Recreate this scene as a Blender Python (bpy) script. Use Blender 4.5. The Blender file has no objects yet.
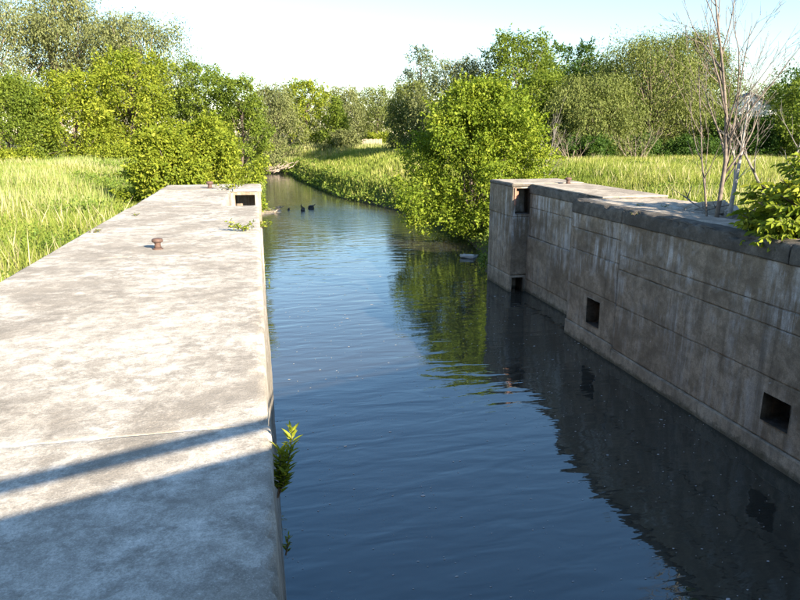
import bpy, math, random
import numpy as np
from mathutils import Vector, noise as mnoise
scene = bpy.context.scene
R = math.radians
random.seed(7)
rng = np.random.default_rng(11)

# ------------------------------------------------------------------ camera, sky, sun, exposure
F_PX = 660.0                                   # focal length in pixels of an 800 px wide frame
PITCH = math.atan(166 / F_PX)
YAW = math.atan(144 * math.cos(PITCH) / F_PX)
CAM_Z = 6.6
cd = bpy.data.cameras.new('camera')
cam = bpy.data.objects.new('camera', cd)
scene.collection.objects.link(cam)
cam.location = (0, 0, CAM_Z)
cam.rotation_euler = (math.pi / 2 - PITCH, 0, -YAW)
cd.sensor_width = 36
cd.lens = 36 * F_PX / 800
cd.clip_start = 0.05
cd.clip_end = 5000
scene.camera = cam

SUN_A, SUN_B = 1.2, 2.2                         # shadow shift (-x, +y) per metre of height
SUN_EL = math.atan(1 / math.hypot(SUN_A, SUN_B))
SUN_AZ = math.atan2(SUN_A, -SUN_B)              # clockwise from +y
world = bpy.data.worlds.new('World')
scene.world = world
world.use_nodes = True
wn = world.node_tree
bg = wn.nodes['Background']
sky = wn.nodes.new('ShaderNodeTexSky')
sky.sky_type = 'NISHITA'
sky.sun_disc = False
sky.sun_elevation = SUN_EL
sky.sun_rotation = SUN_AZ
sky.altitude = 200
sky.air_density = 1.25
sky.dust_density = 0.15
sky.ozone_density = 3.5
bg.inputs['Strength'].default_value = 0.078
wn.links.new(sky.outputs[0], bg.inputs[0])
sl = bpy.data.lights.new('sun', 'SUN')
sl.energy = 5.0
sl.angle = R(0.55)
sl.color = (1.0, 0.87, 0.68)
sun = bpy.data.objects.new('sun', sl)
scene.collection.objects.link(sun)
sun.location = (30, -60, 50)
sun.rotation_euler = Vector((-SUN_A, SUN_B, -1)).to_track_quat('-Z', 'Y').to_euler()
vs = scene.view_settings
vs.view_transform = 'Standard'
vs.look = 'None'
vs.gamma = 1
vs.exposure = 1.98
vs.use_curve_mapping = False

# ------------------------------------------------------------------ pixel helpers (of the 800x600 photograph)
_C = np.array([0, 0, CAM_Z])
_fw = np.array([math.sin(YAW) * math.cos(PITCH), math.cos(YAW) * math.cos(PITCH), -math.sin(PITCH)])
_rt = np.array([math.cos(YAW), -math.sin(YAW), 0])
_up = np.cross(_rt, _fw)
def ray(u, v): return _fw * F_PX + _rt * (u - 400) - _up * (v - 300)
def at_y(u, v, y): d = ray(u, v); return _C + d * (y / d[1])
def at_z(u, v, z): d = ray(u, v); return _C + d * ((z - CAM_Z) / d[2])

# ------------------------------------------------------------------ object helpers
col = scene.collection
def link(name, me, parent=None):
    o = bpy.data.objects.new(name, me)
    col.objects.link(o)
    if parent is not None: o.parent = parent
    return o
def tag(o, label=None, cat=None, group=None, kind=None):
    if label: o['label'] = label
    if cat: o['category'] = cat
    if group: o['group'] = group
    if kind: o['kind'] = kind
    return o
def thing(name, loc, label, cat, group=None):
    o = link(name, None)
    o.location = loc
    return tag(o, label, cat, group)
def fastmesh(name, V, F, mat=None, face_rnd=None, smooth=False):
    V = np.asarray(V, np.float32); F = np.asarray(F, np.int32)
    k = F.shape[1]
    me = bpy.data.meshes.new(name)
    me.vertices.add(len(V)); me.vertices.foreach_set('co', V.ravel())
    me.loops.add(F.size); me.loops.foreach_set('vertex_index', F.ravel())
    me.polygons.add(len(F))
    me.polygons.foreach_set('loop_start', np.arange(0, F.size, k, dtype=np.int32))
    me.polygons.foreach_set('loop_total', np.full(len(F), k, np.int32))
    if smooth: me.polygons.foreach_set('use_smooth', np.ones(len(F), bool))
    me.update(calc_edges=True)
    if face_rnd is not None:
        a = me.attributes.new('rnd', 'FLOAT', 'FACE')
        a.data.foreach_set('value', np.asarray(face_rnd, np.float32))
    if mat: me.materials.append(mat)
    return me
class MB:
    def __init__(s): s.v = []; s.f = []
    def add(s, verts, faces):
        n = len(s.v); s.v += [tuple(p) for p in verts]; s.f += [tuple(i + n for i in q) for q in faces]
    def box(s, lo, hi):
        (a, b, c), (d, e, f) = lo, hi
        s.add([(a,b,c),(d,b,c),(d,e,c),(a,e,c),(a,b,f),(d,b,f),(d,e,f),(a,e,f)],
              [(0,3,2,1),(4,5,6,7),(0,1,5,4),(1,2,6,5),(2,3,7,6),(3,0,4,7)])
    def tube(s, pts, rad, n=6):
        pts = [Vector(p) for p in pts]; rings = []
        for i, p in enumerate(pts):
            t = (pts[min(i+1, len(pts)-1)] - pts[max(i-1, 0)])
            if t.length < 1e-6: t = Vector((0, 0, 1))
            t.normalize()
            u = t.orthogonal() if abs(t.z) > 0.9 else t.cross(Vector((0, 0, 1)))
            u.normalize(); w = t.cross(u)
            rings.append([p + (u * math.cos(2*math.pi*k/n) + w * math.sin(2*math.pi*k/n)) * rad[i] for k in range(n)])
        vs_ = [q for r_ in rings for q in r_]; fs = []
        for i in range(len(pts) - 1):
            for k in range(n):
                fs.append((i*n+k, i*n+(k+1) % n, (i+1)*n+(k+1) % n, (i+1)*n+k))
        fs.append(tuple(range(n))[::-1]); fs.append(tuple((len(pts)-1)*n+k for k in range(n)))
        s.add(vs_, fs)
    def lathe(s, prof, n=20, c=(0, 0, 0)):
        vs_ = []; fs = []
        for (r_, z) in prof:
            for k in range(n):
                a = 2*math.pi*k/n; vs_.append((c[0]+r_*math.cos(a), c[1]+r_*math.sin(a), c[2]+z))
        for i in range(len(prof)-1):
            for k in range(n):
                fs.append((i*n+k, i*n+(k+1) % n, (i+1)*n+(k+1) % n, (i+1)*n+k))
        fs.append(tuple(range(n))[::-1]); fs.append(tuple((len(prof)-1)*n+k for k in range(n)))
        s.add(vs_, fs)
    def build(s, name, mat, parent=None, smooth=False):
        me = bpy.data.meshes.new(name)
        me.from_pydata(s.v, [], s.f); me.update()
        if smooth: me.polygons.foreach_set('use_smooth', np.ones(len(s.f), bool))
        me.materials.append(mat)
        return link(name, me, parent)

# ------------------------------------------------------------------ materials
def mat_new(name):
    m = bpy.data.materials.new(name); m.use_nodes = True
    nt = m.node_tree
    return m, nt, nt.nodes['Principled BSDF']
class NT:
    def __init__(s, nt): s.nt = nt
    def n(s, t, **kw):
        x = s.nt.nodes.new(t)
        for k, v in kw.items(): setattr(x, k, v)
        return x
    def l(s, a, b): s.nt.links.new(a, b)
    def noise(s, vec, scale, detail=6, rough=0.6, dist=0.0):
        x = s.n('ShaderNodeTexNoise'); x.inputs['Scale'].default_value = scale
        x.inputs['Detail'].default_value = detail; x.inputs['Roughness'].default_value = rough
        x.inputs['Distortion'].default_value = dist
        s.l(vec, x.inputs['Vector']); return x.outputs['Fac']
    def mapping(s, vec, sc, loc=(0, 0, 0)):
        x = s.n('ShaderNodeMapping'); x.inputs['Scale'].default_value = sc; x.inputs['Location'].default_value = loc
        s.l(vec, x.inputs['Vector']); return x.outputs[0]
    def ramp(s, fac, stops):
        x = s.n('ShaderNodeValToRGB'); e = x.color_ramp.elements
        while len(e) < len(stops): e.new(0.5)
        for i, (p, c) in enumerate(stops):
            e[i].position = p; e[i].color = (c, c, c, 1) if isinstance(c, (int, float)) else (*c, 1)
        s.l(fac, x.inputs[0]); return x.outputs[0]
    def mix(s, fac, a, b, blend='MIX'):
        x = s.n('ShaderNodeMix', data_type='RGBA', blend_type=blend)
        for inp, val in ((x.inputs[0], fac), (x.inputs[6], a), (x.inputs[7], b)):
            if isinstance(val, (int, float)): inp.default_value = val
            elif isinstance(val, tuple): inp.default_value = (*val, 1)
            else: s.l(val, inp)
        return x.outputs[2]
    def math(s, op, a, b=None, clamp=False):
        x = s.n('ShaderNodeMath', operation=op, use_clamp=clamp)
        for i, val in enumerate((a, b)):
            if val is None: continue
            if isinstance(val, (int, float)): x.inputs[i].default_value = val
            else: s.l(val, x.inputs[i])
        return x.outputs[0]
    def bump(s, h, strength, dist):
        x = s.n('ShaderNodeBump'); x.inputs['Strength'].default_value = strength; x.inputs['Distance'].default_value = dist
        s.l(h, x.inputs['Height']); return x.outputs[0]

def concrete(name, light, dark, white=None, kind='wall', stain=(0.42, 0.62)):
    m, nt, p = mat_new(name); t = NT(nt)
    pos = t.n('ShaderNodeNewGeometry').outputs['Position']
    if kind == 'deck':
        v1 = t.mapping(pos, (0.9, 0.95, 1))
    elif kind == 'wall':
        v1 = t.mapping(pos, (1, 1, 1))
    else: v1 = pos
    big = t.noise(v1, 0.55, 9, 0.68, 0.4)
    mid = t.noise(v1, 4.6 if kind == 'deck' else 3.2, 10, 0.76, 0.3)
    fine = t.noise(pos, 34, 6, 0.7)
    c = t.mix(t.ramp(big, [(stain[0], 1.0), (stain[1], 0.0)]), light, dark)
    c = t.mix(t.ramp(mid, [(0.38, 0.75), (0.56, 0.0)]), c, tuple(x * 0.62 for x in dark))
    c = t.mix(t.math('MULTIPLY', t.ramp(mid, [(0.55, 0.0), (0.7, 1.0)]), 0.6), c, tuple(min(1, x * 1.25) for x in light))
    if kind == 'deck':
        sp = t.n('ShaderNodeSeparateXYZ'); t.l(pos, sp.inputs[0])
        # wavering, broken dark line across the wall top
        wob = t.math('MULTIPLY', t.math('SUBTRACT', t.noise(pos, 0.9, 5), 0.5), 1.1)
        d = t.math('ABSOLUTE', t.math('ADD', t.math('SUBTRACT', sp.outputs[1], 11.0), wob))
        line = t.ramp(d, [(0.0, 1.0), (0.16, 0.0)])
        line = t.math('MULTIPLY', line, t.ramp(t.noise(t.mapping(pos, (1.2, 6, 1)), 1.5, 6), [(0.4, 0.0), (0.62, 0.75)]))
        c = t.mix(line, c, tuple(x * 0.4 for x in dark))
        g1 = t.noise(t.mapping(pos, (1.0, 1.0, 1), (4, 1, 0)), 6.5, 10, 0.76, 0.3)
        gm = t.ramp(t.noise(pos, 0.8, 5, 0.6), [(0.4, 0.15), (0.62, 1.0)])
        c = t.mix(t.math('MULTIPLY', t.ramp(g1, [(0.47, 0.0), (0.55, 0.8)]), gm), c, tuple(x * 0.72 for x in dark))
        cr = t.n('ShaderNodeTexVoronoi', feature='DISTANCE_TO_EDGE'); cr.inputs['Scale'].default_value = 0.33
        nv = t.n('ShaderNodeTexNoise'); nv.inputs['Scale'].default_value = 1.4; nv.inputs['Detail'].default_value = 6; t.l(pos, nv.inputs['Vector'])
        vm = t.n('ShaderNodeVectorMath', operation='MULTIPLY_ADD'); t.l(nv.outputs['Color'], vm.inputs[0]); vm.inputs[1].default_value = (.9, .9, 0); t.l(pos, vm.inputs[2])
        t.l(vm.outputs[0], cr.inputs['Vector'])
        ck = t.math('MULTIPLY', t.ramp(cr.outputs['Distance'], [(0.0, 1.0), (0.007, 0.0)]), t.ramp(t.noise(pos, 0.5, 2), [(0.48, 0.0), (0.6, 0.9)]))
        c = t.mix(t.math('MULTIPLY', ck, 0.3), c, (0.07, 0.06, 0.05))
        # scattered black lichen patches, longer across the wall than along it
        lich = t.ramp(t.noise(t.mapping(pos, (1.0, 1.25, 1), (3, 7, 0)), 1.5, 10, 0.76), [(0.54, 0.0), (0.62, 0.7)])
        c = t.mix(lich, c, tuple(x * 0.55 for x in dark))
    if kind == 'base':
        spw = t.n('ShaderNodeSeparateXYZ'); t.l(pos, spw.inputs[0])
        wet = t.ramp(t.math('ADD', spw.outputs[2], t.math('MULTIPLY', t.math('SUBTRACT', mid, 0.5), 0.5)), [(0.05, 0.85), (0.16, 0.0)])
        c = t.mix(wet, c, (0.045, 0.045, 0.025))
    if white is not None:
        st = t.noise(t.mapping(pos, (2.6, 2.6, 0.34)), 1.9, 8, 0.72, 0.15)
        patch = t.ramp(t.noise(t.mapping(pos, (1, 1, 1.6)), 0.55, 4), [(0.42, 0.0), (0.6, 1.0)])
        spz = t.n('ShaderNodeSeparateXYZ'); t.l(pos, spz.inputs[0])
        hi_ = t.ramp(t.math('DIVIDE', spz.outputs[2], 4.5), [(0.3, 0.35), (0.75, 1.0)])
        w = t.math('MULTIPLY', t.math('MULTIPLY', t.ramp(st, [(0.46, 0.0), (0.62, 0.78)]), patch), hi_)
        c = t.mix(w, c, white)
        bl = t.noise(t.mapping(pos, (1.0, 1.0, 1.3), (2, 5, 8)), 2.3, 7, 0.66, 0.6)
        c = t.mix(t.math('MULTIPLY', t.ramp(bl, [(0.67, 0.0), (0.71, 0.8)]), t.ramp(t.noise(pos, 0.3, 2), [(0.5, 0.0), (0.6, 1.0)])), c, white)
        ds = t.noise(t.mapping(pos, (2.4, 2.4, 0.16), (5, 3, 1)), 1.2, 6, 0.65)
        c = t.mix(t.ramp(ds, [(0.54, 0.0), (0.72, 0.7)]), c, tuple(x * 0.45 for x in dark))
    c = t.mix(t.ramp(fine, [(0.35, 0.35), (0.6, 0.0)]), c, tuple(x * 0.5 for x in dark))
    grit = t.noise(pos, 95, 4, 0.8)
    c = t.mix(t.ramp(grit, [(0.36, 0.45), (0.5, 0.0)]), c, tuple(x * 0.45 for x in dark))
    c = t.mix(t.ramp(grit, [(0.56, 0.0), (0.68, 0.35)]), c, tuple(min(1, x * 1.35) for x in light))
    t.l(c, p.inputs['Base Color'])
    p.inputs['Roughness'].default_value = 0.92
    p.inputs['Specular IOR Level'].default_value = 0.25
    h = t.math('ADD', t.math('ADD', t.math('MULTIPLY', mid, 0.55), t.math('MULTIPLY', fine, 0.4)), t.math('MULTIPLY', grit, 0.12))
    t.l(t.bump(h, 0.55, 0.03), p.inputs['Normal'])
    return m
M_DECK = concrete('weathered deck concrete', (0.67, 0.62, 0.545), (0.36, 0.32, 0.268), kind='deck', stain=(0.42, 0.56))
M_FACE = concrete('pale lock face concrete', (0.46, 0.42, 0.36), (0.24, 0.21, 0.17), white=(0.6, 0.58, 0.54))
M_RWALL = concrete('stained brown concrete', (0.37, 0.30, 0.225), (0.19, 0.148, 0.106), white=(0.68, 0.68, 0.68))
M_RBASE = concrete('silty base concrete', (0.43, 0.37, 0.29), (0.23, 0.19, 0.145), white=(0.34, 0.32, 0.29), kind='base')
M_COPE = concrete('blackened coping concrete', (0.19, 0.17, 0.145), (0.085, 0.075, 0.063))
M_RTOP = concrete('right wall top concrete', (0.52, 0.46, 0.38), (0.31, 0.265, 0.215))
M_ENDB = concrete('rust stained end block', (0.36, 0.29, 0.215), (0.20, 0.15, 0.105), white=(0.5, 0.46, 0.4))
M_BRIDGE = concrete('bridge concrete', (0.42, 0.4, 0.36), (0.28, 0.26, 0.24))

def simple(name, a, b, scale=8, rough=0.8, metal=0.0, bump=0.4, bdist=0.01, coord='Object'):
    m, nt, p = mat_new(name); t = NT(nt)
    tc = t.n('ShaderNodeTexCoord').outputs[coord]
    nz = t.noise(tc, scale, 7, 0.65)
    t.l(t.mix(t.ramp(nz, [(0.35, 0.0), (0.65, 1.0)]), a, b), p.inputs['Base Color'])
    p.inputs['Roughness'].default_value = rough
    p.inputs['Metallic'].default_value = metal
    t.l(t.bump(nz, bump, bdist), p.inputs['Normal'])
    return m
M_RUST = simple('rusty iron', (0.12, 0.068, 0.05), (0.06, 0.037, 0.03), 14, 0.75)
M_RUST_PALE = simple('pale rust plate', (0.36, 0.17, 0.11), (0.22, 0.10, 0.07), 9, 0.8)
M_BARK = simple('grey brown bark', (0.13, 0.10, 0.075), (0.055, 0.043, 0.033), 6, 0.9, bdist=0.03)
M_BARK_PALE = simple('pale willow bark', (0.26, 0.21, 0.155), (0.13, 0.10, 0.075), 4, 0.9, bdist=0.03)
M_BARE = simple('bare pinkish bark', (0.20, 0.16, 0.13), (0.10, 0.08, 0.066), 9, 0.85, bdist=0.01)
M_WHITEBARK = simple('bleached stem', (0.40, 0.375, 0.35), (0.22, 0.20, 0.18), 7, 0.85)
M_DEADGREY = simple('dead grey wood', (0.20, 0.18, 0.16), (0.11, 0.098, 0.085), 9, 0.9)
M_DRIFT = simple('driftwood', (0.36, 0.30, 0.24), (0.17, 0.13, 0.10), 5, 0.9)
M_WETWOOD = simple('waterlogged wood', (0.03, 0.028, 0.026), (0.012, 0.012, 0.012), 9, 0.5)
M_ROCK = simple('pale stone', (0.55, 0.54, 0.52), (0.38, 0.37, 0.35), 5, 0.9)
M_RUBBLE = simple('concrete rubble', (0.44, 0.39, 0.33), (0.24, 0.21, 0.18), 6, 0.95)
M_STEEL = simple('galvanised rail', (0.4, 0.4, 0.4), (0.28, 0.28, 0.28), 9, 0.5, metal=0.8)
M_ASPHALT = simple('asphalt', (0.06, 0.06, 0.06), (0.04, 0.04, 0.04), 30, 0.9)
M_SIDING = simple('white siding', (0.8, 0.8, 0.79), (0.72, 0.72, 0.71), 2, 0.6)
M_ROOF = simple('grey shingles', (0.16, 0.16, 0.17), (0.10, 0.10, 0.11), 8, 0.9)
M_GLASS = simple('dark window glass', (0.03, 0.035, 0.04), (0.02, 0.02, 0.025), 2, 0.08, bump=0)
M_FENCE = simple('weathered pale boards', (0.33, 0.28, 0.21), (0.22, 0.18, 0.14), 5, 0.9)
M_SAND = simple('sandy gravel', (0.38, 0.31, 0.22), (0.22, 0.18, 0.13), 6, 0.95, coord='Object')
M_SOIL = simple('dry soil', (0.20, 0.155, 0.11), (0.10, 0.08, 0.055), 5, 0.95)

def leaf_mat(name, stops, trans=0.35, gloss=0.6, tint=(1.25, 1.3, 0.55)):
    m, nt, p = mat_new(name); t = NT(nt)
    a = t.n('ShaderNodeAttribute'); a.attribute_name = 'rnd'
    c = t.ramp(a.outputs['Fac'], stops)
    t.l(c, p.inputs['Base Color'])
    p.inputs['Roughness'].default_value = gloss
    p.inputs['Specular IOR Level'].default_value = 0.15
    tr = t.n('ShaderNodeBsdfTranslucent')
    t.l(t.mix(1.0, c, tint, 'MULTIPLY'), tr.inputs['Color'])
    ms = t.n('ShaderNodeMixShader'); ms.inputs[0].default_value = trans
    t.l(p.outputs[0], ms.inputs[1]); t.l(tr.outputs[0], ms.inputs[2])
    t.l(ms.outputs[0], nt.nodes['Material Output'].inputs['Surface'])
    return m
L_YEL = leaf_mat('yellow green leaves', [(0, (0.10, 0.145, 0.014)), (0.5, (0.19, 0.235, 0.022)), (1, (0.31, 0.325, 0.04))])
L_BRIGHT = leaf_mat('bright green leaves', [(0, (0.085, 0.135, 0.014)), (0.5, (0.16, 0.22, 0.02)), (1, (0.28, 0.315, 0.036))])
L_MID = leaf_mat('mid green leaves', [(0, (0.075, 0.115, 0.016)), (0.5, (0.125, 0.175, 0.022)), (1, (0.195, 0.235, 0.035))])
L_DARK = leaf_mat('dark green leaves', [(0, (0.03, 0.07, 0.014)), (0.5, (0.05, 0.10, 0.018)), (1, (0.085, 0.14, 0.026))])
L_WIL = leaf_mat('grey willow leaves', [(0, (0.085, 0.105, 0.038)), (0.5, (0.14, 0.158, 0.058)), (1, (0.215, 0.228, 0.092))], 0.25)
L_OLIVE = leaf_mat('olive willow leaves', [(0, (0.068, 0.092, 0.024)), (0.5, (0.115, 0.142, 0.036)), (1, (0.18, 0.20, 0.058))], 0.25)
L_BLUE = leaf_mat('blue green leaves', [(0, (0.08, 0.11, 0.06)), (1, (0.15, 0.18, 0.10))], 0.2)
L_GRASS = leaf_mat('meadow grass', [(0, (0.12, 0.175, 0.025)), (0.4, (0.21, 0.255, 0.045)), (0.65, (0.33, 0.33, 0.10)), (1, (0.50, 0.42, 0.24))], 0.3, 0.6)
L_REED = leaf_mat('reed grass', [(0, (0.10, 0.16, 0.03)), (0.4, (0.19, 0.26, 0.06)), (0.65, (0.30, 0.31, 0.12)), (1, (0.46, 0.40, 0.24))], 0.3, 0.6)
L_WEED = leaf_mat('bank weeds', [(0, (0.07, 0.12, 0.02)), (0.5, (0.14, 0.20, 0.03)), (1, (0.26, 0.28, 0.06))], 0.3)

def water_mat():
    m, nt, p = mat_new('murky water'); t = NT(nt)
    pos = t.n('ShaderNodeNewGeometry').outputs['Position']
    big = t.noise(t.mapping(pos, (0.5, 1.0, 1)), 0.5, 3, 0.5)
    c = t.mix(big, (0.028, 0.027, 0.022), (0.042, 0.038, 0.031))
    t.l(c, p.inputs['Base Color'])
    p.inputs['Roughness'].default_value = 0.02
    p.inputs['IOR'].default_value = 2.05
    p.inputs['Specular Tint'].default_value = (0.62, 0.88, 1.0, 1)
    w1 = t.noise(t.mapping(pos, (0.55, 1.5, 1)), 1.15, 2, 0.45, 0.4)
    w2 = t.noise(t.mapping(pos, (0.8, 2.2, 1), (3, 1, 0)), 3.4, 2, 0.5, 0.3)
    sp = t.n('ShaderNodeSeparateXYZ'); t.l(pos, sp.inputs[0])
    # a riffle of broken water over stones beyond the lock mouth
    rif = t.math('MULTIPLY', t.ramp(t.math('ABSOLUTE', t.math('DIVIDE', t.math('SUBTRACT', sp.outputs[1], 57.0), 26.0)), [(0.0, 1.0), (0.6, 0.0)]),
                 t.ramp(t.math('DIVIDE', t.math('SUBTRACT', sp.outputs[0], 0.5), 8.0), [(0.0, 0.3), (0.35, 1.0)]))
    w3 = t.math('MULTIPLY', t.noise(t.mapping(pos, (1, 1.3, 1)), 4.5, 3, 0.6), t.math('MULTIPLY', rif, 0.9))
    h = t.math('ADD', t.math('ADD', w1, t.math('MULTIPLY', w2, 0.10)), w3)
    t.l(t.bump(h, 0.36, 0.06), p.inputs['Normal'])
    return m
M_WATER = water_mat()
def ground_mat():
    m, nt, p = mat_new('meadow soil'); t = NT(nt)
    pos = t.n('ShaderNodeNewGeometry').outputs['Position']
    a = t.noise(pos, 0.25, 8, 0.65); b = t.noise(pos, 3.0, 6, 0.7)
    c = t.mix(t.ramp(a, [(0.35, 0.0), (0.65, 1.0)]), (0.085, 0.115, 0.025), (0.16, 0.16, 0.055))
    c = t.mix(t.ramp(b, [(0.4, 0.6), (0.62, 0.0)]), c, (0.06, 0.055, 0.025))
    sp = t.n('ShaderNodeSeparateXYZ'); t.l(pos, sp.inputs[0])
    mud = t.ramp(t.math('DIVIDE', t.math('ADD', sp.outputs[2], t.math('MULTIPLY', b, 0.5)), 2.0), [(0.12, 1.0), (0.5, 0.0)])
    c = t.mix(mud, c, (0.075, 0.058, 0.04))
    t.l(c, p.inputs['Base Color']); p.inputs['Roughness'].default_value = 0.95
    t.l(t.bump(b, 0.8, 0.12), p.inputs['Normal'])
    return m
M_GROUND = ground_mat()
def foam_mat():
    m, nt, p = mat_new('water foam'); 
    p.inputs['Base Color'].default_value = (0.42, 0.43, 0.43, 1); p.inputs['Roughness'].default_value = 0.7
    return m
M_FOAM = foam_mat()

# ------------------------------------------------------------------ terrain and water
TOP = 4.55
RIV = np.array([(5, -80, 5), (5, 29, 5), (6.0, 36, 6.4), (6.4, 47, 7.0), (5.9, 56, 6.6), (4.4, 71, 4.1), (3.4, 100, 2.7), (2.8, 114, 2.9),
                (-2, 124, 3.4), (-18, 131, 4), (-70, 140, 5), (-160, 150, 6)], float)
def river_d(x, y):
    x = np.asarray(x, float); y = np.asarray(y, float)
    best = np.full(x.shape, 1e9)
    for i in range(len(RIV) - 1):
        a, b = RIV[i], RIV[i+1]
        ex, ey = b[0]-a[0], b[1]-a[1]
        t = np.clip(((x-a[0])*ex + (y-a[1])*ey) / (ex*ex+ey*ey), 0, 1)
        d = np.hypot(x-a[0]-t*ex, y-a[1]-t*ey) - (a[2] + t*(b[2]-a[2]))
        best = np.minimum(best, d)
    return best
def sstep(a, b, x):
    t = np.clip((x-a)/(b-a), 0, 1); return t*t*(3-2*t)
def wob(x, y): return np.sin(x*0.31+1.3)*np.cos(y*0.27)*0.5 + np.sin(x*0.83+y*0.61)*0.25 + np.sin(x*1.9-y*1.4+2)*0.12
def ground_h(x, y):
    x = np.asarray(x, float); y = np.asarray(y, float)
    d = river_d(x, y)
    w = wob(x, y)
    meadow = 3.75 + 0.12*w + sstep(110, 400, y)*(-0.6) - 0.35*sstep(60, 110, y)
    bank = np.where(d < 0, np.maximum(-1.2, d*0.5), sstep(0, 2.0, d + 0.3*w)*1.45 + sstep(1.5, 12, d)*(meadow-1.45))
    lock = -1.2 + sstep(0.7, 2.9, d)*(meadow + 1.2)
    k = sstep(27.2, 30.5, y)
    h = lock*(1-k) + bank*k
    # pit in the broken part of the right wall top stays below the slabs
    pit = ((x > 10.2) & (x < 14.2) & (y < 28.8))
    h = np.where(pit & (h > 3.8), 3.8, h)
    return h
def gridmesh(name, xs, ys, fn, mat):
    X, Y = np.meshgrid(xs, ys); Z = fn(X, Y)
    V = np.stack([X.ravel(), Y.ravel(), Z.ravel()], 1)
    nx, ny = len(xs), len(ys)
    i = (np.arange(ny-1)[:, None]*nx + np.arange(nx-1)[None]).ravel()
    return fastmesh(name, V, np.stack([i, i+1, i+1+nx, i+nx], 1), mat, smooth=True)
xs = np.concatenate([np.linspace(-1500, -120, 12), np.linspace(-110, -32, 27), np.linspace(-30, -8, 34), np.linspace(-7.6, 24, 106), np.linspace(25, 60, 45), np.linspace(63, 130, 24), np.linspace(140, 1500, 12)])
ys = np.concatenate([np.linspace(-300, -30, 8), np.linspace(-26, 26, 60), np.linspace(26.5, 80, 108), np.linspace(81, 150, 70), np.linspace(155, 300, 20), np.linspace(330, 2500, 16)])
tag(link('ground', gridmesh('ground', xs, ys, ground_h, M_GROUND)), 'low green meadow ground around the old lock', kind='structure')
wx = np.linspace(-170, 60, 40); wy = np.linspace(-80, 175, 40)
tag(link('water', gridmesh('water', wx, wy, lambda x, y: x*0, M_WATER)), 'murky brown river water reflecting sky', kind='structure')

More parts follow.
